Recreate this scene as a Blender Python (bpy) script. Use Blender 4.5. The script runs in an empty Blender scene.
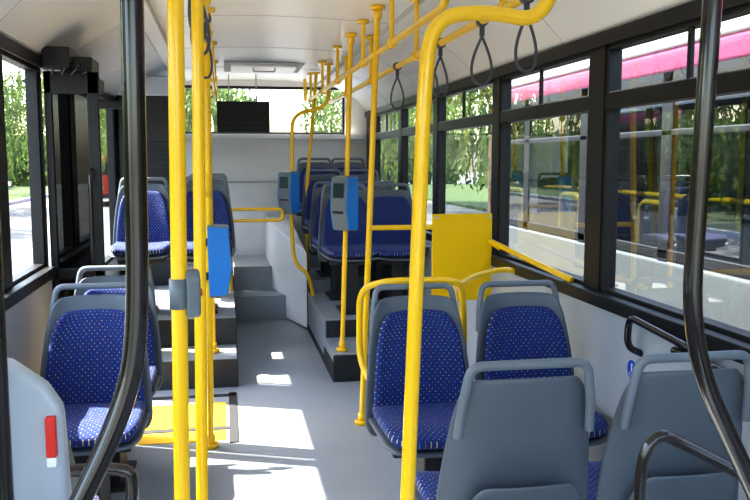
import bpy, bmesh, math, random
from mathutils import Vector, Matrix, Euler
random.seed(7)
S=bpy.context.scene
C=S.collection

# ---------------------------------------------------------------- materials
def mat(name,col,rough=.5,metal=0,noise=.0,nscale=30,bump=0,coat=0,spec=.5,transl=0):
    m=bpy.data.materials.new(name); m.use_nodes=True
    nt=m.node_tree; b=nt.nodes['Principled BSDF']
    b.inputs['Base Color'].default_value=(*col,1)
    b.inputs['Roughness'].default_value=rough
    b.inputs['Metallic'].default_value=metal
    b.inputs['Coat Weight'].default_value=coat
    b.inputs['Coat Roughness'].default_value=.08
    b.inputs['Specular IOR Level'].default_value=spec
    if noise or bump:
        tc=nt.nodes.new('ShaderNodeTexCoord')
        n=nt.nodes.new('ShaderNodeTexNoise'); n.inputs['Scale'].default_value=nscale
        n.inputs['Detail'].default_value=4
        nt.links.new(tc.outputs['Object'],n.inputs['Vector'])
        if noise:
            mx=nt.nodes.new('ShaderNodeMix'); mx.data_type='RGBA'
            mx.inputs[6].default_value=(*[c*(1-noise) for c in col],1)
            mx.inputs[7].default_value=(*[min(1,c*(1+noise)) for c in col],1)
            nt.links.new(n.outputs['Fac'],mx.inputs[0]); nt.links.new(mx.outputs[2],b.inputs['Base Color'])
        if bump:
            bp=nt.nodes.new('ShaderNodeBump'); bp.inputs['Strength'].default_value=bump
            bp.inputs['Distance'].default_value=.002
            nt.links.new(n.outputs['Fac'],bp.inputs['Height']); nt.links.new(bp.outputs[0],b.inputs['Normal'])
    if transl:
        tr=nt.nodes.new('ShaderNodeBsdfTranslucent'); tr.inputs[0].default_value=(*col,1)
        ms=nt.nodes.new('ShaderNodeMixShader'); ms.inputs[0].default_value=transl
        nt.links.new(b.outputs[0],ms.inputs[1]); nt.links.new(tr.outputs[0],ms.inputs[2]); nt.links.new(ms.outputs[0],nt.nodes['Material Output'].inputs[0])
    return m
YEL=mat('yellow_powdercoat',(.92,.55,.004),.28,noise=.04,nscale=6,coat=.5)
YPAN=mat('yellow_panel_mat',(1.0,.72,.002),.35,noise=.02,nscale=4,transl=.45)
BLK=mat('black_trim_mat',(.008,.008,.010),.45,noise=.2,nscale=12)
BLK2=mat('black_tube_mat',(.014,.010,.010),.2,noise=.1,nscale=9,coat=.5)
DRK=mat('dark_plastic_mat',(.016,.017,.020),.5,noise=.2,nscale=14)
RUB=mat('rubber_riser_mat',(.022,.025,.03),.7,noise=.3,nscale=60)
SHELL=mat('seat_shell_grey',(.10,.12,.145),.42,noise=.05,nscale=20,bump=.1)
HAND=mat('seat_handle_grey',(.15,.175,.205),.4,noise=.04,nscale=20)
CEIL=mat('ceiling_panel_mat',(.91,.89,.85),.3,noise=.015,nscale=3)
CEILT=mat('ceiling_seam_mat',(.50,.50,.50),.6,noise=.05)
WALLM=mat('side_panel_mat',(.42,.45,.49),.5,noise=.05,nscale=8)
REAR=mat('rear_panel_mat',(.84,.85,.86),.4,noise=.06,nscale=5)
BLUE=mat('validator_blue',(.005,.20,.62),.4,noise=.05,nscale=12)
GREYP=mat('device_grey',(.13,.155,.18),.45,noise=.05,nscale=12)
LGREY=mat('light_grey_plastic',(.42,.46,.53),.4,noise=.05,nscale=7)
SCREEN=mat('device_screen',(.03,.05,.06),.12,noise=.1)
RED=mat('red_plastic',(.65,.03,.02),.4,noise=.06)
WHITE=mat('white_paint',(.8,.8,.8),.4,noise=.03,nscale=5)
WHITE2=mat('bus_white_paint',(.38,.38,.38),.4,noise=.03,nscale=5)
STEEL=mat('steel',(.5,.5,.5),.3,metal=1,noise=.05)
STRAP=mat('strap_grey',(.07,.08,.09),.5,noise=.1)
SIGNB=mat('sign_blue',(.01,.09,.5),.4,noise=.03)
PINK=mat('magenta_paint',(.17,.015,.07),.3,noise=.04,nscale=3,coat=.3)
SILV=mat('silver_paint',(.08,.09,.10),.35,noise=.15,nscale=3,coat=.3)
TYRE=mat('tyre_rubber',(.02,.02,.02),.8,noise=.2)
YMARK=mat('yellow_floor_mark',(.85,.52,.01),.6,noise=.12,nscale=25)
ALU=mat('window_alu_edge',(.35,.36,.37),.4,noise=.05)
BARK=mat('bark',(.10,.07,.045),.9,noise=.4,nscale=8,bump=.5)

def glass(name,tint,f0=.05,k=.9):
    """thin single-sheet glass: transparent + mirror by Schlick reflectance"""
    m=bpy.data.materials.new(name); m.use_nodes=True; nt=m.node_tree; nt.nodes.clear()
    o=nt.nodes.new('ShaderNodeOutputMaterial'); mx=nt.nodes.new('ShaderNodeMixShader')
    t=nt.nodes.new('ShaderNodeBsdfTransparent'); g=nt.nodes.new('ShaderNodeBsdfGlossy')
    ge=nt.nodes.new('ShaderNodeNewGeometry'); dt=nt.nodes.new('ShaderNodeVectorMath'); dt.operation='DOT_PRODUCT'
    nt.links.new(ge.outputs['Normal'],dt.inputs[0]); nt.links.new(ge.outputs['Incoming'],dt.inputs[1])
    def M(op,a,b=None):
        n=nt.nodes.new('ShaderNodeMath'); n.operation=op
        for i,v in enumerate((a,b)):
            if v is None: continue
            if isinstance(v,(int,float)): n.inputs[i].default_value=v
            else: nt.links.new(v,n.inputs[i])
        return n.outputs[0]
    x=M('SUBTRACT',1.0,M('ABSOLUTE',dt.outputs['Value'])); x=M('POWER',x,5.0); x=M('MULTIPLY',x,k); x=M('ADD',x,f0)
    x=M('MINIMUM',x,1.0)
    t.inputs[0].default_value=(*tint,1); g.inputs['Roughness'].default_value=.01
    nt.links.new(x,mx.inputs[0]); nt.links.new(t.outputs[0],mx.inputs[1]); nt.links.new(g.outputs[0],mx.inputs[2])
    nt.links.new(mx.outputs[0],o.inputs[0]); return m
GLASS=glass('window_glass',(.70,.75,.74),.20)
GLASSL=glass('clear_glass',(.94,.96,.95),.04)
GLASSD=glass('tinted_glass',(.10,.11,.11),.06)
GLASSB=glass('bus_glass',(.32,.37,.38),.18)
def pane(name,x,y,z,gm,parent):
    if not isinstance(x,tuple): P=[(x,y[0],z[0]),(x,y[1],z[0]),(x,y[1],z[1]),(x,y[0],z[1])]
    else: P=[(x[0],y,z[0]),(x[1],y,z[0]),(x[1],y,z[1]),(x[0],y,z[1])]
    me=bpy.data.meshes.new(name); me.from_pydata(P,[],[(0,1,2,3)]); 
    o=bpy.data.objects.new(name,me); C.objects.link(o); me.materials.append(gm); o.parent=parent; return o

def fabric():
    m=bpy.data.materials.new('seat_fabric_blue'); m.use_nodes=True; nt=m.node_tree; b=nt.nodes['Principled BSDF']
    b.inputs['Roughness'].default_value=.85; b.inputs['Sheen Weight'].default_value=.03
    uv=nt.nodes.new('ShaderNodeUVMap'); uv.uv_map='UVMap'
    mp=nt.nodes.new('ShaderNodeMapping'); mp.inputs['Rotation'].default_value=(0,0,math.radians(45))
    nt.links.new(uv.outputs[0],mp.inputs[0])
    v=nt.nodes.new('ShaderNodeTexVoronoi'); v.voronoi_dimensions='2D'; v.inputs['Scale'].default_value=54; v.inputs['Randomness'].default_value=.12
    nt.links.new(mp.outputs[0],v.inputs['Vector'])
    lt=nt.nodes.new('ShaderNodeMath'); lt.operation='LESS_THAN'; lt.inputs[1].default_value=.115
    nt.links.new(v.outputs['Distance'],lt.inputs[0])
    sp=nt.nodes.new('ShaderNodeSeparateColor'); nt.links.new(v.outputs['Color'],sp.inputs[0])
    cr=nt.nodes.new('ShaderNodeValToRGB'); cr.color_ramp.interpolation='CONSTANT'
    e=cr.color_ramp.elements; e[0].position=0; e[0].color=(.55,.50,.28,1); e[1].position=.55; e[1].color=(.13,.27,.60,1)
    k=e.new(.82); k.color=(.36,.12,.10,1)
    nt.links.new(sp.outputs[0],cr.inputs[0])
    n=nt.nodes.new('ShaderNodeTexNoise'); n.inputs['Scale'].default_value=260; nt.links.new(uv.outputs[0],n.inputs['Vector'])
    mb=nt.nodes.new('ShaderNodeMix'); mb.data_type='RGBA'; mb.inputs[6].default_value=(.0012,.011,.075,1); mb.inputs[7].default_value=(.003,.032,.21,1)
    nt.links.new(n.outputs['Fac'],mb.inputs[0])
    mx=nt.nodes.new('ShaderNodeMix'); mx.data_type='RGBA'
    nt.links.new(lt.outputs[0],mx.inputs[0]); nt.links.new(mb.outputs[2],mx.inputs[6]); nt.links.new(cr.outputs[0],mx.inputs[7])
    nt.links.new(mx.outputs[2],b.inputs['Base Color'])
    return m
FAB=fabric()
def floor_mat():
    m=mat('floor_vinyl',(.30,.33,.37),.38); nt=m.node_tree; b=nt.nodes['Principled BSDF']
    tc=nt.nodes.new('ShaderNodeTexCoord')
    n=nt.nodes.new('ShaderNodeTexNoise'); n.inputs['Scale'].default_value=180
    n2=nt.nodes.new('ShaderNodeTexNoise'); n2.inputs['Scale'].default_value=2.5
    for q in (n,n2): nt.links.new(tc.outputs['Object'],q.inputs['Vector'])
    cr=nt.nodes.new('ShaderNodeValToRGB'); cr.color_ramp.elements[0].position=.35; cr.color_ramp.elements[0].color=(.25,.285,.325,1)
    cr.color_ramp.elements[1].position=.65; cr.color_ramp.elements[1].color=(.37,.41,.46,1)
    nt.links.new(n.outputs['Fac'],cr.inputs[0])
    mx=nt.nodes.new('ShaderNodeMix'); mx.data_type='RGBA'; mx.blend_type='MULTIPLY'; mx.inputs[0].default_value=.2
    nt.links.new(cr.outputs[0],mx.inputs[6]); nt.links.new(n2.outputs['Fac'],mx.inputs[7]); nt.links.new(mx.outputs[2],b.inputs['Base Color'])
    return m
FLOOR=floor_mat()
ASPH=mat('asphalt',(.15,.15,.148),.9,noise=.2,nscale=40)
def leafmat(n,a,b_):
    m=bpy.data.materials.new(n); m.use_nodes=True; nt=m.node_tree; b=nt.nodes['Principled BSDF']
    g=nt.nodes.new('ShaderNodeTexCoord'); no=nt.nodes.new('ShaderNodeTexNoise'); no.inputs['Scale'].default_value=1.3; no.inputs['Detail'].default_value=5
    nt.links.new(g.outputs['Object'],no.inputs['Vector'])
    cr=nt.nodes.new('ShaderNodeValToRGB'); cr.color_ramp.elements[0].position=.35; cr.color_ramp.elements[0].color=(*a,1)
    cr.color_ramp.elements[1].position=.65; cr.color_ramp.elements[1].color=(*b_,1)
    nt.links.new(no.outputs['Fac'],cr.inputs[0]); nt.links.new(cr.outputs[0],b.inputs['Base Color']); b.inputs['Roughness'].default_value=.6
    tr=nt.nodes.new('ShaderNodeBsdfTranslucent'); nt.links.new(cr.outputs[0],tr.inputs[0])
    mx=nt.nodes.new('ShaderNodeMixShader'); mx.inputs[0].default_value=.35
    o=nt.nodes['Material Output']; nt.links.new(b.outputs[0],mx.inputs[1]); nt.links.new(tr.outputs[0],mx.inputs[2]); nt.links.new(mx.outputs[0],o.inputs[0])
    return m
LEAF=leafmat('willow_leaves',(.035,.07,.014),(.19,.27,.07))

# ---------------------------------------------------------------- helpers
def empty(name,loc=(0,0,0),rz=0,parent=None):
    o=bpy.data.objects.new(name,None); o.location=loc; o.rotation_euler[2]=rz; o.empty_display_size=.1
    if parent: o.parent=parent
    C.objects.link(o); return o
def obj(name,me,parent=None,mats=()):
    o=bpy.data.objects.new(name,me); C.objects.link(o)
    for m in mats: me.materials.append(m)
    if parent: o.parent=parent
    return o
def boxes(name,lst,mats,parent=None,bevel=0):
    bm=bmesh.new()
    for b in lst:
        x0,x1,y0,y1,z0,z1=b[:6]; mi=b[6] if len(b)>6 else 0
        vs=[bm.verts.new(p) for p in ((x0,y0,z0),(x1,y0,z0),(x1,y1,z0),(x0,y1,z0),(x0,y0,z1),(x1,y0,z1),(x1,y1,z1),(x0,y1,z1))]
        for f in ((0,3,2,1),(4,5,6,7),(0,1,5,4),(1,2,6,5),(2,3,7,6),(3,0,4,7)):
            fc=bm.faces.new([vs[i] for i in f]); fc.material_index=mi
    me=bpy.data.meshes.new(name); bm.to_mesh(me); bm.free()
    o=obj(name,me,parent,mats)
    if bevel:
        md=o.modifiers.new('b','BEVEL'); md.width=bevel; md.segments=3; md.limit_method='ANGLE'
        for p in me.polygons: p.use_smooth=True
        w=o.modifiers.new('w','WEIGHTED_NORMAL')
    return o
def prism(name,poly,axis,a,b,mats,parent=None,bevel=0):
    def P(p,t):
        return {'x':(t,p[0],p[1]),'y':(p[0],t,p[1]),'z':(p[0],p[1],t)}[axis]
    bm=bmesh.new(); A=[bm.verts.new(P(p,a)) for p in poly]; B=[bm.verts.new(P(p,b)) for p in poly]
    bm.faces.new(A); bm.faces.new(B[::-1]); n=len(poly)
    for i in range(n): bm.faces.new((A[i],B[i],B[(i+1)%n],A[(i+1)%n]))
    bmesh.ops.recalc_face_normals(bm,faces=bm.faces)
    me=bpy.data.meshes.new(name); bm.to_mesh(me); bm.free()
    o=obj(name,me,parent,mats)
    if bevel:
        md=o.modifiers.new('b','BEVEL'); md.width=bevel; md.segments=3; md.limit_method='ANGLE'
        for p in me.polygons: p.use_smooth=True
        o.modifiers.new('w','WEIGHTED_NORMAL')
    return o
def fillet(pts,r,n=7):
    pts=[Vector(p) for p in pts]; out=[pts[0]]
    for i in range(1,len(pts)-1):
        p=pts[i]; a=pts[i-1]-p; b=pts[i+1]-p
        ra=min(r,a.length*.49); rb=min(r,b.length*.49)
        p0=p+a.normalized()*ra; p1=p+b.normalized()*rb
        for k in range(n+1):
            t=k/n; out.append(p0*(1-t)**2+p*2*t*(1-t)+p1*t*t)
    out.append(pts[-1]); return out
def tube(name,pts,rad,m,parent=None,r=.06,cyclic=False,res=5):
    cu=bpy.data.curves.new(name,'CURVE'); cu.dimensions='3D'; cu.bevel_depth=rad; cu.bevel_resolution=res; cu.use_fill_caps=True
    pp=fillet(pts,r) if (r and not cyclic) else [Vector(p) for p in pts]
    s=cu.splines.new('POLY'); s.points.add(len(pp)-1)
    for i,p in enumerate(pp): s.points[i].co=(*p,1)
    s.use_cyclic_u=cyclic; s.use_smooth=True
    cu.materials.append(m)
    o=bpy.data.objects.new(name,cu); C.objects.link(o)
    if parent: o.parent=parent
    return o
def cyl(name,c,axis,rad,h,m,parent=None,seg=24,rad2=None,bev=0):
    bm=bmesh.new(); bmesh.ops.create_cone(bm,cap_ends=True,segments=seg,radius1=rad,radius2=rad if rad2 is None else rad2,depth=h)
    R={'z':Matrix(),'x':Matrix.Rotation(math.pi/2,4,'Y'),'y':Matrix.Rotation(math.pi/2,4,'X')}[axis]
    bm.transform(Matrix.Translation(c)@R)
    me=bpy.data.meshes.new(name); bm.to_mesh(me); bm.free()
    for p in me.polygons: p.use_smooth=len(p.vertices)==4
    return obj(name,me,parent,[m])
def bake(o):
    dg=bpy.context.evaluated_depsgraph_get(); dg.update()
    me=bpy.data.meshes.new_from_object(o.evaluated_get(dg)); 
    bpy.data.objects.remove(o); return me

def grid(name,fn,nu,nv,thick,mats,sub=2,off=-1):
    bm=bmesh.new(); uvl=bm.loops.layers.uv.new('UVMap'); V=[]
    for j in range(nv+1):
        V.append([bm.verts.new(fn(-1+2*i/nu,j/nv)) for i in range(nu+1)])
    for j in range(nv):
        for i in range(nu):
            f=bm.faces.new((V[j][i],V[j][i+1],V[j+1][i+1],V[j+1][i])); f.smooth=True
            for l,(a,b) in zip(f.loops,((i,j),(i+1,j),(i+1,j+1),(i,j+1))):
                l[uvl].uv=(a/nu*.42,b/nv*.46)
    me=bpy.data.meshes.new(name); bm.to_mesh(me); bm.free()
    o=obj(name,me,None,mats)
    s=o.modifiers.new('s','SOLIDIFY'); s.thickness=thick; s.offset=off
    u=o.modifiers.new('u','SUBSURF'); u.levels=sub; u.render_levels=sub
    return bake(o)

# ---------------------------------------------------------------- SEAT (faces -Y)
def rc(v,s=.8,k=.24,p=2.3):
    return 1-(((v-s)/(1-s))**p*k if v>s else 0)
def taper(v,w0,w1): return w0+(w1-w0)*v**2.0
def f_shell(u,v):
    w=taper(v,.242,.182)*rc(v,.88,.13)*(1-(.12*(1-v/.1)**2 if v<.1 else 0))
    return (u*w, .035+.095*v-.035*abs(u)**3-.02*math.sin(v*3.1), .38+.585*v-.006*(abs(u)**4)*v)
def f_cush_b(u,v):
    w=taper(v,.212,.162)*rc(v,.8,.20)
    return (u*w, .004+.087*v-.030*abs(u)**3-.022*math.sin(v*3.1), .455+.452*v)
def f_seat(u,v):
    w=(.216)*rc(v,.8,.16)*(1-(.1*(1-v/.12)**2 if v<.12 else 0))
    return (u*w, .03-.45*v, .475+.012*abs(u)**2-.012*math.sin(v*3.1)-.035*max(0,(v-.72)/.28)**2+.012*v)
def f_pan(u,v):
    w=(.228)*rc(v,.8,.16)
    return (u*w, .05-.465*v, .43-.02*max(0,(v-.7)/.3)**2+.02*abs(u)**3+.012*v)
def f_backp(u,v):
    w=(.185-.03*v)*rc(v,.75,.2)*rc(1-v,.8,.15)
    return (u*w, .046+.088*v-.012*abs(u)**3-.018*math.sin(v*3.1), .42+.25*v)
M_shell=grid('seat_shell_mesh',f_shell,12,12,.016,[SHELL],off=1)
M_cb=grid('seat_back_cushion_mesh',f_cush_b,10,10,.034,[FAB],off=1)
M_cs=grid('seat_cushion_mesh',f_seat,10,10,.05,[FAB],off=-1)
M_pan=grid('seat_pan_mesh',f_pan,10,10,.022,[SHELL],off=-1)
M_bp=grid('seat_rear_panel_mesh',f_backp,8,8,.012,[SHELL],off=-1)
def handle_mesh():
    pts=[(-.190,.088,.80),(-.182,.108,.90),(-.165,.122,1.003),(.165,.122,1.003),(.182,.108,.90),(.190,.088,.80)]
    o=tube('seat_handle_mesh',pts,.0135,HAND,r=.035,res=5)
    return bake(o)
M_h=handle_mesh()
def leg_mesh():
    o=boxes('seat_leg_mesh',[(-.05,.05,-.30,-.02,.015,.41),(-.09,.09,-.34,.03,0,.02),(-.17,.17,-.28,-.24,.385,.42),(-.17,.17,-.06,-.02,.385,.42)],[DRK],bevel=.006)
    return bake(o)
M_l=leg_mesh()
def seat(x,y,z=0,flip=False,parent=None,rot=0):
    e=empty('bus_seat',(x,y,z),(math.pi if flip else 0)+rot,parent)
    for n,m in (('shell',M_shell),('back_cushion',M_cb),('seat_cushion',M_cs),('seat_pan',M_pan),('rear_panel',M_bp),('handle',M_h),('leg',M_l)):
        obj(n,m,e)
    return e

XL,XR=-.95,1.60; YF,YB=-1.6,9.40; XC=(XL+XR)/2
SILL,HEAD,TRAN=.97,2.04,1.80
# ---------------------------------------------------------------- shell
boxes('floor',[(XL-.06,XR+.06,YF,YB,-.12,0)],[FLOOR])
prof=[(XR+.02,2.06),(XR-.02,2.12),(XR-.12,2.22),(XR-.30,2.33),(XR-.42,2.385),(XR-.52,2.40),(XC+.3,2.425),(XC,2.43)]
prof=prof+[(2*XC-x,z) for x,z in prof[:-1][::-1]]
def ceiling():
    bm=bmesh.new(); rows=[]
    for y in (YF,YB): rows.append([bm.verts.new((x,y,z)) for x,z in prof])
    for i in range(len(prof)-1):
        f=bm.faces.new((rows[0][i],rows[0][i+1],rows[1][i+1],rows[1][i])); f.smooth=True
    bmesh.ops.recalc_face_normals(bm,faces=bm.faces)
    me=bpy.data.meshes.new('ceiling'); bm.to_mesh(me); bm.free()
    o=obj('ceiling',me,None,[CEIL]); s=o.modifiers.new('s','SOLIDIFY'); s.thickness=.06
    n=sum((p.normal.z for p in me.polygons)); s.offset=1 if n>0 else -1
    return o
ceil=ceiling()
for i,y in enumerate((.9,2.35,3.8,5.25,6.7,8.1)):
    tube('seam_%d'%(i+1),[(x,y,z+.0005) for x,z in prof],.003,CEILT,ceil,r=0,res=2)
for i,(x,w) in enumerate(((1.09,.05),(2*XC-1.09,.05))):
    boxes('ceiling_channel_%d'%(i+1),[(x-w,x+w,YF+.05,YB-.05,2.375,2.41,0),(x-w-.006,x-w,YF+.05,YB-.05,2.37,2.41,1),(x+w,x+w+.006,YF+.05,YB-.05,2.365,2.40,1)],[WHITE,CEILT],ceil)
for k,y in enumerate((8.0,3.0)):
    h=empty('roof_hatch' ,(XC+.05,y,2.415))
    boxes('frame',[(-.36,.36,-.36,.36,-.012,.01,0),(-.30,.30,-.30,.30,-.028,-.01,1)],[CEILT,CEIL],h,bevel=.008)
    tube('lever',[(-.1,-.2,-.02),(-.1,-.2,-.06),(.1,-.2,-.06),(.1,-.2,-.02)],.007,CEILT,h,r=.02)

ro=[(-1.45,-.85)]+[(-.73,.55),(.67,1.95),(2.08,3.36),(3.5,4.74),(4.86,6.20),(6.32,7.52),(7.64,8.9)]
def wall(name,x0,x1,op,lowmat_x):
    L=[(x0,x1,YF,YB,HEAD,2.12,1)]
    ys=YF
    for a,b,z0 in op:
        L.append((x0,x1,ys,a,-.3,HEAD,1)); L.append((x0,x1,a,b,-.3,z0,0)); ys=b
    L.append((x0,x1,ys,YB,-.3,HEAD,1))
    return boxes(name,L,[WALLM,BLK])
wall('wall_right',XR,XR+.07,[(a,b,SILL) for a,b in ro],0)
lo=[(-1.45,-.2,SILL),(-.05,.9,SILL),(1.05,2.3,SILL),(2.42,3.76,SILL),(3.94,4.68,SILL),(4.73,5.64,-.3),(6.15,7.72,.70),(8.65,9.25,1.0)]
wall('wall_left',XL-.07,XL,lo,0)
boxes('trim_1',[(XR-.05,XR+.001,YF,YB,SILL-.045,SILL+.012),(XR-.02,XR+.001,YF,YB,HEAD-.01,HEAD+.05)],[BLK],bevel=.006)
boxes('trim_2',[(XL-.001,XL+.05,YF,4.68,SILL-.045,SILL+.012),(XL-.001,XL+.02,YF,YB,HEAD-.01,HEAD+.05)],[BLK],bevel=.006)
boxes('baseboard_right',[(XR-.018,XR+.001,YF,YB,0,SILL-.05)],[WALLM])
boxes('baseboard_left',[(XL-.001,XL+.018,YF,4.70,0,SILL-.05)],[WALLM])
wn=[0]
def window(x,a,b,z0,side=1,tran=True,g=GLASS):
    wn[0]+=1; e=empty('window_%d'%wn[0],(x,(a+b)/2,z0)); h=(b-a)/2; H=HEAD-z0; t=TRAN-z0
    fw=.028
    L=[(-.03,.03,-h,-h+fw,0,H),(-.03,.03,h-fw,h,0,H),(-.03,.03,-h,h,0,fw),(-.03,.03,-h,h,H-fw,H)]
    if tran:
        L+=[(-.032,.032,-h,h,t-.035,t+.03)]
        L+=[(-.02*side-.008,-.02*side+.008,-h+fw,h-fw,t+.03,t+.036,1),(-.02*side-.008,-.02*side+.008,-.012,.012,t+.03,H-fw,0)]
    boxes('frame',L,[BLK,ALU],e,bevel=.004)
    pane('pane',0.0,(-h+fw*.5,h-fw*.5),(fw*.5,H-fw*.5),g,e)
    return e
for a,b in ro: window(XR+.035,a,b,SILL)
for a,b,z in lo:
    if z>0: window(XL-.035,a,b,z,-1,tran=False,g=GLASSL)
boxes('wall_rear',[(XL,XR,YB,YB+.08,-.3,1.83,0),(XL,XL+.32,YB,YB+.08,1.83,2.4,1),(XR-.25,XR,YB,YB+.08,1.83,2.4,1),(XL,XR,YB,YB+.08,2.36,2.5,1)],[REAR,CEIL])
e=empty('window_rear',(XC,YB+.04,1.83))
boxes('frame',[(-.95,-.92,-.03,.03,0,.53),(1.0,1.03,-.03,.03,0,.53),(-.95,1.03,-.03,.03,0,.03),(-.95,1.03,-.03,.03,.50,.53)],[BLK],e,bevel=.004)
pane('pane',(-.94,1.02),0.0,(.01,.52),GLASSL,e)
boxes('trim_rear',[(XL+.05,XR-.05,YB-.12,YB,1.78,1.83,0),(XL+.05,XR-.05,YB-.02,YB,1.30,1.315,1)],[REAR,CEILT],bevel=.006)
boxes('wall_front',[(XL,XR,YF-.08,YF,-.3,.65,0),(XL,XR,YF-.08,YF,2.3,2.5,1)],[DRK,CEIL])
e=empty('window_front',(XC,YF-.04,.65)); pane('pane',(-1.27,1.27),0.0,(0,1.65),GLASSL,e)
boxes('frame',[(-1.27,-1.2,-.03,.03,0,1.65),(1.2,1.27,-.03,.03,0,1.65)],[BLK],e)

# ---------------------------------------------------------------- podiums & steps
def podium(name,L,parent=None): return boxes(name,L,[FLOOR,RUB],parent,bevel=.004)
podium('platform_right',[(.73,XR-.02,5.65,6.2,.0,.20,0),(.725,XR-.02,5.64,5.66,0,.19,1),(.722,.735,5.65,6.2,0,.13,1),
 (.73,XR-.02,6.2,7.6,0,.34,0),(.74,XR-.02,6.19,6.205,.20,.33,1),(.73,XR-.02,7.6,8.5,0,.44,0),(.73,XR-.02,8.5,YB-.01,0,.56,0),
 (.722,.735,6.2,YB-.01,0,.05,1)])
podium('platform_left',[(XL+.02,.06,5.65,6.10,0,.20,0),(XL+.02,.065,5.64,5.66,0,.195,1),(.055,.068,5.65,6.10,0,.13,1),
 (XL+.02,.06,6.10,YB-.01,0,.40,0),(XL+.02,.065,6.09,6.105,.20,.395,1),(.055,.068,6.10,YB-.01,0,.385,1)])
podium('aisle_steps',[(.07,.72,8.0,8.4,0,.24,0),(.07,.72,8.4,YB-.01,0,.48,0)])
ec=prism('engine_cover',[(.72,7.45),(.44,8.45),(.44,YB-.02),(.72,YB-.02)],'z',.46,.92,[REAR],bevel=.02)
for v in ec.data.vertices:
    if v.co.z>.9 and v.co.y<7.6: v.co.z=.72
for v in ec.data.vertices:
    if v.co.z<.5: v.co.z=0.01
boxes('floor_marking',[(-.62,-.02,4.55,4.72,0,.004,0),(-.62,-.02,4.80,5.28,0,.004,0),(.0,.05,4.5,5.5,0,.006,1),(-.62,.05,5.42,5.47,0,.006,1),(-.62,.0,4.735,4.785,0,.005,1)],[YMARK,RUB])

# ---------------------------------------------------------------- seats
seat(.80,3.36); seat(1.275,3.36)
seat(.80,2.20,0,True); seat(1.285,2.20,0,True)
seat(-.56,3.62); seat(-.56,4.24)
seat(-.60,2.20,0,True)
for y,z in ((6.68,.34),(7.38,.34),(8.15,.44),(8.98,.56)):
    seat(.97,y,z); seat(1.34,y,z)
for y in (6.60,7.32,8.2): seat(-.16,y,.40)
seat(-.62,6.60,.40)

# ---------------------------------------------------------------- poles
PR=.0172
def flange(c,up,parent,m=YEL):
    s=1 if up else -1
    cyl('flange',(c[0],c[1],c[2]-s*.012),'z',.042,.022,m,parent)
    cyl('collar',(c[0],c[1],c[2]-s*.04),'z',.024,.06,m,parent)
def ceilz(x):
    for (a,za),(b,zb) in zip(prof[:-1],prof[1:]):
        if b<=x<=a: return zb+(za-zb)*(x-b)/(a-b)
    return 2.4
def pole(x,y,z0=0,x2=None,m=YEL,rad=PR):
    x2=x if x2 is None else x2; zt=ceilz(x2)-.001
    e=empty('grab_pole',(0,0,0)); tube('tube',[(x,y,z0),(x2,y,zt)],rad,m,e,r=0)
    flange((x,y,z0),False,e,m); flange((x2,y,zt),True,e,m)
    return e
def clamp(x,y,z,parent,h=.05):
    cyl('clamp',(x,y,z),'z',.023,h,YEL,parent)
pB=pole(-.108,1.68,x2=-.080,rad=.0162)
pC=pole(-.085,2.25,x2=-.055,rad=.0162)
pC2=pole(-.10,4.45,x2=-.075); clamp(-.09,4.45,1.42,pC2,.12)
pL3=pole(-.10,5.85,.20)
pE1=pole(.77,4.70,x2=.865)
pE2=pole(.80,5.74,.20,x2=.87)
def rail(x,y0,y1,z,hs):
    e=empty('ceiling_handrail'); tube('tube',[(x,y0,ceilz(x)),(x,y0,z),(x,y1,z),(x,y1,ceilz(x))],PR,YEL,e,r=.12)
    for y in hs:
        tube('hanger',[(x,y,z),(x,y,ceilz(x)-.001)],.013,YEL,e,r=0); cyl('collar',(x,y,z),'y',.026,.07,YEL,e); cyl('flange',(x,y,ceilz(x)-.011),'z',.036,.02,YEL,e)
    return e
rail(.865,3.2,9.0,2.15,(4.3,5.2,6.4,7.4,8.4))
rail(1.02,2.3,8.2,2.10,(3.0,4.4,5.8,7.0))
rail(-.07,2.0,9.0,2.15,(3.3,5.0,6.4,7.6))
e=empty('grab_pole'); tube('tube',[(.385,1.85,0),(.447,1.85,1.70),(.462,1.85,1.868),(.60,1.85,1.885),(.72,1.85,1.862),(.765,1.84,2.0),(.80,1.82,2.400)],.0172,YEL,e,r=.10)
flange((.385,1.85,0),False,e); cyl('flange',(.80,1.82,2.39),'z',.04,.02,YEL,e)
e=empty('grab_pole'); tube('tube',[(.93,7.45,2.40),(.92,7.45,2.02),(.60,7.45,1.95),(.585,7.45,.90),(.60,7.35,.62),(.72,7.3,.55),(.76,7.3,.345)],PR,YEL,e,r=.12)
cyl('flange',(.93,7.45,2.39),'z',.04,.02,YEL,e)
e=empty('grab_pole'); tube('tube',[(.90,8.2,2.40),(.85,8.2,1.85),(.80,8.2,1.3),(.80,8.2,.445)],PR,YEL,e,r=.1); cyl('flange',(.90,8.2,2.39),'z',.04,.02,YEL,e)
e=empty('barrier_rail'); tube('tube',[(.04,7.35,.40),(.04,7.35,1.12),(.50,7.35,1.12),(.50,7.35,1.02),(.06,7.35,1.02)],.014,YEL,e,r=.05)
e=empty('partition_panel')
boxes('panel',[(1.19,1.555,4.70,4.715,.72,1.235)],[YPAN],e,bevel=.005)
tube('frame_tube',[(.80,4.70,1.16),(1.19,4.70,1.16)],.015,YEL,e,r=0)
tube('frame_post',[(1.30,4.735,0),(1.30,4.735,.80)],.016,YEL,e,r=0)
tube('frame_bar',[(1.19,4.73,.80),(1.575,4.73,.80)],.014,YEL,e,r=0)
for i,(a,b) in enumerate(((1.21,.74),(1.535,.74),(1.21,1.215),(1.535,1.215))): cyl('bolt_%d'%(i+1),(a,4.697,b),'y',.009,.006,STEEL,e,12)
e=empty('seat_handrail')
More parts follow.
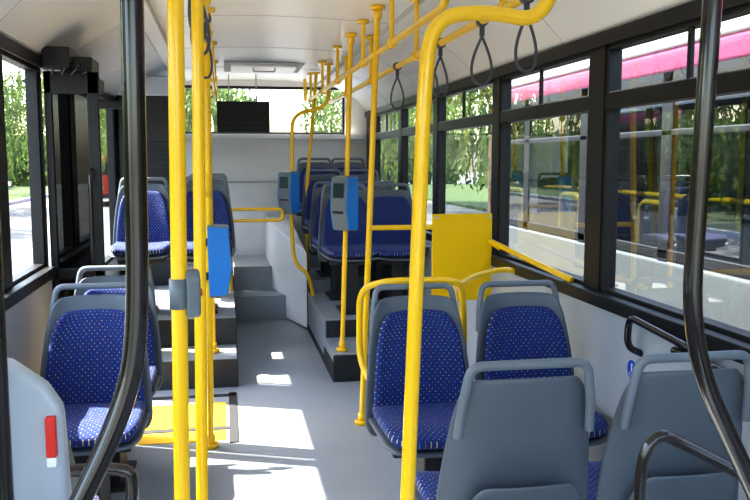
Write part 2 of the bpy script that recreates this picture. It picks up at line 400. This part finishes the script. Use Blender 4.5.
tube('tube',[(.66,3.60,.50),(.60,3.72,.62),(.60,3.72,.96),(.70,3.62,1.01),(.98,3.60,1.01),(1.06,3.62,.99),(1.08,3.66,.78),(1.08,3.66,.0)],.0155,YEL,e,r=.08)
cyl('flange',(1.08,3.66,.01),'z',.04,.02,YEL,e)
tube('stay',[(.66,3.60,.50),(.66,3.45,.40)],.0155,YEL,e,r=0)
e=empty('window_handrail')
tube('tube',[(1.59,4.66,1.03),(1.52,4.66,1.08),(1.52,3.75,1.03),(1.59,3.62,.99)],.0155,YEL,e,r=.07)
tube('lower_loop',[(1.59,4.3,.93),(1.50,4.3,.96),(1.30,4.25,.93),(1.12,4.0,.90),(1.10,3.85,.80),(1.10,3.85,0)],.0155,YEL,e,r=.08)

e=empty('black_grab_pole'); tube('tube',[(-.113,1.2,2.40),(-.124,1.2,1.30),(-.150,1.19,1.19),(-.230,1.16,1.03),(-.30,1.15,.86),(-.32,1.15,0)],.0158,BLK2,e,r=.14)
cyl('flange',(-.32,1.15,.01),'z',.04,.02,BLK2,e)
e=empty('black_grab_pole'); tube('tube',[(.765,1.2,2.40),(.728,1.2,1.25),(.84,1.2,1.04),(.92,1.2,.88),(.94,1.2,0)],.0150,BLK2,e,r=.13)
cyl('flange',(.94,1.2,.01),'z',.04,.02,BLK2,e)
e=empty('black_grab_pole'); tube('tube',[(-.316,1.2,2.40),(-.316,1.2,0)],.0150,BLK2,e,r=0); cyl('flange',(-.316,1.2,.01),'z',.036,.02,BLK2,e)
e=empty('wall_grab_handle'); tube('tube',[(1.585,2.93,.80),(1.52,2.93,.83),(1.51,2.90,.955),(1.51,2.45,.925),(1.53,2.36,.86),(1.585,2.34,.84)],.014,BLK2,e,r=.05)
e=empty('wall_grab_handle'); tube('tube',[(1.585,2.62,.88),(1.50,2.58,.90),(1.50,1.95,.90),(1.585,1.9,.88)],.014,BLK2,e,r=.05)
e=empty('black_guard_rail'); tube('tube',[(.845,1.55,0),(.845,1.55,.93),(.88,1.55,.985),(.94,1.55,.955),(1.12,1.5,.86),(1.40,1.5,.84),(1.585,1.5,.84)],.0125,BLK2,e,r=.06)
e=empty('black_guard_rail'); tube('tube',[(-.19,1.5,0),(-.19,1.5,.86),(-.17,1.5,.985),(-.20,1.5,1.0),(-.50,1.5,1.0),(-.945,1.5,1.0)],.0115,BLK2,e,r=.05)

# ---------------------------------------------------------------- validators
def validator(px,py,pz,rz,side=1):
    e=empty('ticket_validator',(px,py,pz),rz)
    poly=[(-.03,-.19),(-.125,-.185),(-.15,-.04),(-.135,.185),(-.06,.19),(-.025,.19)]
    prism('body',poly,'x',-.072,.072,[GREYP],e,bevel=.008)
    poly2=[(a*.97-.002,b*.95) for a,b in poly]
    prism('side_cover_1',poly2,'x',.070,.080,[BLUE],e,bevel=.003)
    prism('side_cover_2',poly2,'x',-.080,-.070,[BLUE],e,bevel=.003)
    o=boxes('screen',[(-.05,.05,-.004,.004,-.05,.05)],[SCREEN],e,bevel=.002); o.location=(0,-.143,.09); o.rotation_euler[0]=math.radians(-4)
    o=boxes('card_slot',[(-.045,.045,-.006,.004,-.008,.008)],[BLK],e,bevel=.002); o.location=(0,-.148,-.06)
    boxes('bracket',[(-.03,.03,-.03,.026,-.10,-.06),(-.03,.03,-.03,.026,.08,.12)],[DRK],e,bevel=.004)
    return e
validator(-.12,4.45,1.02,math.radians(90))
validator(.88,5.74,1.25,math.radians(-52))
validator(.62,7.45,1.26,math.radians(-48))
def stopbutton(x,y,z,rz=0):
    e=empty('stop_button',(x,y,z),rz)
    prism('housing',[(-.018,-.048),(.018,-.048),(.024,-.03),(.024,.03),(.012,.048),(-.012,.048),(-.024,.03),(-.024,-.03)],'y',-.040,-.012,[GREYP],e,bevel=.006)
    cyl('button',(0,-.041,0),'y',.008,.008,RED,e); cyl('clip',(0,0,0),'z',.0195,.06,GREYP,e)
stopbutton(-.0935,1.68,1.285,math.radians(100))

# ---------------------------------------------------------------- straps
def strap(x,y,z,rz=0,h=.19,w=.042):
    e=empty('hanging_strap',(x,y,z),rz)
    cyl('clip',(0,0,0),'y',.024,.03,STRAP,e,20)
    boxes('tape',[(-.010,.010,-.003,.003,-.06,-.015)],[STRAP],e)
    pts=[]
    n=28
    for i in range(n):
        t=2*math.pi*i/n; zz=-.06-h*(1-math.cos(t))/2; s=math.sin(t); pts.append((w*s*((1-math.cos(t))/2)**.6,0,zz))
    tube('grip_loop',pts,.0055,STRAP,e,r=0,cyclic=True,res=3)
for y,r in ((2.75,.2),(3.25,-.1),(3.9,.3),(4.1,.1),(4.9,.2)): strap(1.02,y,2.10,r,w=.055)
for y,r in ((2.45,1.0),(2.9,.4),(3.7,.6)): strap(-.07,y,2.15,r)

# ---------------------------------------------------------------- left side equipment
e=empty('door_1',(0,0,0)); LW=.29; Y0=4.73
boxes('leaf_frame',[(XL+.01,XL+.05,Y0,Y0+.03,.02,2.02),(XL+LW-.06,XL+LW,Y0,Y0+.03,.02,2.02),(XL+.01,XL+LW,Y0,Y0+.03,.02,.10),(XL+.01,XL+LW,Y0,Y0+.03,1.90,2.02),(XL+.01,XL+LW,Y0,Y0+.03,.9,.96)],[BLK],e,bevel=.006)
pane('leaf_glass',(XL+.05,XL+LW-.06),Y0+.015,(.1,1.94),GLASSD,e)
boxes('leaf_2_panel',[(XL+.01,XL+LW-.02,Y0+.04,Y0+.06,.02,2.02)],[BLK],e,bevel=.004)
tube('leaf_handle',[(XL+LW-.05,Y0,1.5),(XL+LW-.05,Y0-.06,1.45),(XL+LW-.05,Y0-.06,.75),(XL+LW-.05,Y0,.7)],.012,BLK2,e,r=.04)
dm=empty('door_drive_unit')
boxes('beam',[(XL+.02,XL+.16,4.66,5.7,2.03,2.14),(XL+.10,XL+.26,4.74,5.0,1.98,2.10),(XL+.04,XL+.22,5.2,5.5,1.96,2.04)],[BLK],dm,bevel=.008)
for i in range(4): tube('hose_%d'%(i+1),[(XL+.06+.05*i,4.70,2.0),(XL+.10+.05*i,4.66,2.08-.02*i),(XL+.20,4.85+.05*i,2.10),(XL+.12,5.3,2.02)],.008,BLK2,dm,r=.05)
cyl('motor',(XL+.16,4.9,2.05),'x',.035,.14,DRK,dm)
tw=empty('equipment_cabinet')
boxes('body',[(XL+.02,-.42,7.78,8.6,.401,2.12)],[DRK],tw,bevel=.012)
boxes('louvres',[(XL+.06,-.46,7.765,7.785,.9+.06*i,.93+.06*i) for i in range(14)],[BLK],tw,bevel=.003)
boxes('ceiling_duct',[(XL+.02,-.42,7.76,9.3,2.12,2.30)],[LGREY],tw,bevel=.02)
dp=empty('door_partition')
pane('glass',(XL+.02,-.61),5.70,(.2,1.9),GLASSL,dp)
boxes('post',[(-.625,-.595,5.675,5.715,.2,2.30),(XL+.02,-.61,5.68,5.71,1.88,1.93),(XL+.02,-.61,5.68,5.71,.2,.75)],[BLK],dp,bevel=.004)
mb=empty('rear_display_box',(XC-.12,0,0))
boxes('body',[(-.27,.27,8.75,8.95,1.83,2.15)],[BLK],mb,bevel=.012)
boxes('ribs',[(-.24,.24,8.738,8.752,1.87+.045*i,1.89+.045*i) for i in range(6)],[DRK],mb,bevel=.003)
boxes('hangers',[(-.15,-.14,8.8,8.84,2.14,2.43),(.13,.14,8.8,8.84,2.14,2.43)],[CEILT],mb)

hp=empty('cab_partition')
prism('panel',[(-.93,0.0),(-.245,0.0),(-.235,1.05),(-.24,1.19),(-.262,1.225),(-.31,1.262),(-.40,1.28),(-.93,1.28)],'y',1.24,1.275,[LGREY],hp,bevel=.012)
boxes('reflector',[(-.262,-.248,1.228,1.242,1.12,1.18,0),(-.262,-.248,1.229,1.242,1.105,1.12,1)],[RED,WHITE],hp,bevel=.002)
sg=empty('priority_seat_sign',(XR-.0185,3.0,.72))
cyl('disc',(0,0,0),'x',.038,.002,SIGNB,sg,32)
cyl('figure_head',(-.0015,0,.019),'x',.006,.002,WHITE,sg,12)
boxes('figure_body',[(-.0025,-.001,-.004,.004,-.008,.013),(-.0025,-.001,-.014,.004,-.008,-.003),(-.0025,-.001,-.017,-.012,-.022,-.004)],[WHITE],sg)
sg2=[(-.0025+0,.013*math.cos(t)+.003,.013*math.sin(t)-.009) for t in [math.radians(150+i*18) for i in range(12)]]
tube('figure_wheel',sg2,.0018,WHITE,sg,r=0,res=1)
st=boxes('warning_sticker',[(XR-.0205,XR-.018,2.76,2.83,.71,.735,0),(XR-.0205,XR-.018,2.76,2.83,.735,.745,1)],[RED,WHITE])

# ---------------------------------------------------------------- exterior
G=-.36
boxes('ground',[(-90,90,-60,120,G-.1,G)],[ASPH])
boxes('kerb',[(-9.2,-9.0,-30,60,G,G+.14)],[LGREY])
boxes('lawn',[(-40,-9.2,-30,60,G-.01,G+.10),(9.5,40,-30,60,G-.01,G+.1)],[mat('grass',(.05,.085,.018),.9,noise=.4,nscale=6)])
def willow_mesh(seed,hh=7.0,R=3.0,ns=420):
    rnd=random.Random(seed); bm=bmesh.new()
    for s in range(ns):
        a=rnd.random()*6.283; r=R*math.sqrt(rnd.random()); top=hh*(1-.35*(r/R)**2)+rnd.uniform(-.6,.3)
        L=rnd.uniform(1.2,top-.6 if r>R*.5 else 2.8); x=r*math.cos(a); y=r*math.sin(a); sw=rnd.uniform(-.1,.1)
        n=int(L/.15)
        for k in range(n):
            z=top-k*.15; x+=rnd.uniform(-.04,.04)+.01*math.cos(a); y+=rnd.uniform(-.04,.04)+.01*math.sin(a)
            sz=rnd.uniform(.05,.10); d=rnd.random()*6.283; dx,dy=math.cos(d)*sz,math.sin(d)*sz; l=rnd.uniform(.14,.26); t=rnd.uniform(-.08,.08)
            vs=[bm.verts.new(p) for p in ((x-dx*.4,y-dy*.4,z),(x+dx*.6+t,y+dy*.6,z-l*.4),(x+dx*.2+t,y+dy*.2-t,z-l),(x-dx*.8,y-dy*.8,z-l*.5))]
            bm.faces.new(vs)
    me=bpy.data.meshes.new('willow_canopy'); bm.to_mesh(me); bm.free(); me.materials.append(LEAF); return me
WM=[willow_mesh(1),willow_mesh(2,6.2,3.4)]
def tree(x,y,s=1,k=0,rz=0):
    e=empty('willow_tree',(x,y,G),rz); e.scale=(s,s,s)
    obj('canopy',WM[k%2],e); tube('trunk',[(0,0,0),(.1,.05,2),(-.1,.1,4),(.1,0,5.6)],.2,BARK,e,r=.8)
    for i in range(5):
        a=i*1.3; tube('branch_%d'%(i+1),[(0,.05,3+.3*i),(math.cos(a)*.8,math.sin(a)*.8,4.2+.2*i),(math.cos(a)*1.8,math.sin(a)*1.8,5)],.07,BARK,e,r=.4)
k=0
for (x,y,s) in [(-12,10,1.1),(-12.5,17,1),(-11.5,24,1.1),(-12,33,1.2),(-13,3,1),(-8.5,47,1.2),
                (13.5,2,1.1),(14,8,1.15),(14,14,1.1),(13,20,1.2),(14,-4,1),(9,27,1.1),(6.5,33,1.1),(-1.5,36,1.0),(14,30,1.3)]:
    tree(x,y,s,k,k*.9); k+=1
hb=bmesh.new(); rr=random.Random(5)
for i in range(9000):
    t=rr.random(); 
    if t<.4: x=rr.uniform(17,20); y=rr.uniform(-12,55)
    elif t<.75: x=rr.uniform(-18,-15); y=rr.uniform(-8,60)
    else: x=rr.uniform(-18,18); y=rr.uniform(62,66)
    z=G+rr.random()**.8*3.4; s=rr.uniform(.2,.45); a=rr.random()*6.28
    d=Vector((math.cos(a)*s,math.sin(a)*s,rr.uniform(-.1,.1))); u=Vector((rr.uniform(-.2,.2),rr.uniform(-.2,.2),s))
    p=Vector((x,y,z)); hb.faces.new([hb.verts.new(q) for q in (p-d-u,p+d-u,p+d+u,p-d+u)])
me=bpy.data.meshes.new('hedge'); hb.to_mesh(me); hb.free(); obj('hedge',me,None,[LEAF])

# parked buses alongside
def parked_bus(bx0,by0,by1,rows,G=G):
    pb=empty('parked_bus'); bx1=bx0+2.5
    boxes('body_lower',[(bx0,bx1,by0,by1,-.10,.82,0),(bx0-.005,bx1+.005,by0,by1,.30,.40,1)],[SILV,PINK],pb,bevel=.04)
    L=[]
    n=int((by1-by0)/1.42)
    for y in [by0+.08+i*1.42 for i in range(n+1)]+[by1-.1]:
        for x in (bx0+.01,bx1-.06): L.append((x,x+.05,y-.07,y+.08,.8,2.2))
    for x in (bx0+.01,bx1-.06): L.append((x,x+.05,by0,by1,1.72,1.77)); L.append((x,x+.05,by0,by1,.82,.90)); L.append((x,x+.05,by0,by1,2.10,2.2))
    boxes('window_posts',L,[BLK],pb,bevel=.01)
    pane('side_glass_1',bx0+.02,(by0+.1,by1-.1),(.85,2.17),GLASSB,pb); pane('side_glass_2',bx1-.03,(by0+.1,by1-.1),(.85,2.17),GLASSB,pb)
    pane('end_glass_1',(bx0+.1,bx1-.1),by0+.01,(.85,2.17),GLASSB,pb); pane('end_glass_2',(bx0+.1,bx1-.1),by1-.02,(.85,2.17),GLASSB,pb)
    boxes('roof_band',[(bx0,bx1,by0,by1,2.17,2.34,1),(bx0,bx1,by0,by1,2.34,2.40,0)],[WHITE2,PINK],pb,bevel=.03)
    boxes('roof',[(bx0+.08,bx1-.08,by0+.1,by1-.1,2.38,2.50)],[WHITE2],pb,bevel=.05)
    for i,y in enumerate(rows):
        tube('inner_pole_%d'%(i+1),[(bx0+.5+.1*(i%2),y,.8),(bx0+.5,y,2.2)],.03,YEL,pb,r=0)
        tube('inner_loop_%d'%(i+1),[(bx0+.12,y+.5,.82),(bx0+.12,y+.5,1.22),(bx0+.12,y+.95,1.22),(bx0+.12,y+.95,.82)],.025,YEL,pb,r=.1)
        tube('inner_pole_r%d'%(i+1),[(bx1-.8,y+.4,.8),(bx1-.8,y+.4,2.2)],.03,YEL,pb,r=0)
        for j,x in enumerate((bx0+.35,bx1-.35)):
            for n_,m in (('row_%d_shell_%d',M_shell),('row_%d_cushion_%d',M_cb),('row_%d_handle_%d',M_h)):
                o=obj(n_%(i+1,j),m,pb); o.location=(x,y+.3,.28)
    tube('inner_rail',[(bx0+.5,by0+.5,1.25),(bx0+.5,by1-.5,1.25)],.025,YEL,pb,r=0)
    for i,y in enumerate((by0+2.8,by1-3.0)):
        for x in (bx0+.1,bx1-.1):
            cyl('tyre_%d'%i,(x,y,G+.48),'x',.48,.28,TYRE,pb,40); cyl('hub_%d'%i,(x,y,G+.48),'x',.26,.30,STEEL,pb,24)
parked_bus(3.15,-3.0,9.6,(-1.6,.2,1.9,3.6,5.2,6.8,8.3))
parked_bus(6.9,2.0,14.5,(3.2,5.0,6.8,8.6,10.4,12.4))
ub=empty('underbody'); boxes('chassis',[(XL+.01,XR-.01,YF,YB,-.28,-.125)],[DRK],ub)
for y in (.6,6.9):
    for x in (XL+.14,XR-.14): cyl('wheel',(x,y,G+.20),'x',.20,.24,TYRE,ub,32)

rv=empty('red_van',(-5.0,38,G),math.radians(12))
prism('body',[(-2.4,.35),(2.3,.35),(2.4,.9),(1.9,1.15),(1.2,2.0),(-2.3,2.05),(-2.45,1.2)],'x',-.95,.95,[RED],rv,bevel=.08)
boxes('windows',[(-.97,.97,-1.9,1.0,1.25,1.8)],[SCREEN],rv,bevel=.05)
boxes('rear_window',[(-.75,.75,-2.47,-2.38,1.3,1.8,0),(-.9,-.7,-2.47,-2.40,.8,1.05,1),(.7,.9,-2.47,-2.40,.8,1.05,1),(-.95,.95,-2.5,-2.38,.35,.5,0)],[DRK,WHITE],rv,bevel=.01)
for y in (-1.5,1.5):
    for x in (-.85,.85): cyl('wheel',(x,y,.34),'x',.34,.22,TYRE,rv,28)

# ---------------------------------------------------------------- light
w=bpy.data.worlds.new('World'); S.world=w; w.use_nodes=True; nt=w.node_tree
sk=nt.nodes.new('ShaderNodeTexSky'); sk.sky_type='NISHITA'; sk.sun_disc=False
sk.sun_elevation=math.radians(52); sk.sun_rotation=math.radians(-65); sk.air_density=1.2; sk.dust_density=2.5
bg=nt.nodes['Background']; nt.links.new(sk.outputs[0],bg.inputs[0]); bg.inputs[1].default_value=1.0
sd=bpy.data.lights.new('sun','SUN'); sd.energy=24; sd.angle=math.radians(.6); sd.color=(1,.92,.78)
so=bpy.data.objects.new('sun',sd); C.objects.link(so); so.location=(-8,6,12)
so.rotation_euler=Vector((.60,-.25,-.84)).to_track_quat('-Z','Y').to_euler()

cd=bpy.data.cameras.new('camera'); cam=bpy.data.objects.new('camera',cd); C.objects.link(cam)
cd.sensor_width=36; cd.lens=830/750*36; cd.clip_start=.05; cd.clip_end=300
cam.location=(0,0,1.55); cam.rotation_euler=(math.radians(90-6.2),0,math.radians(-10.24))
S.camera=cam
S.view_settings.view_transform='Standard'
S.view_settings.exposure=.3
for lk in ('Medium High Contrast','Standard - Medium High Contrast'):
    try:
        S.view_settings.look=lk; break
    except Exception: pass
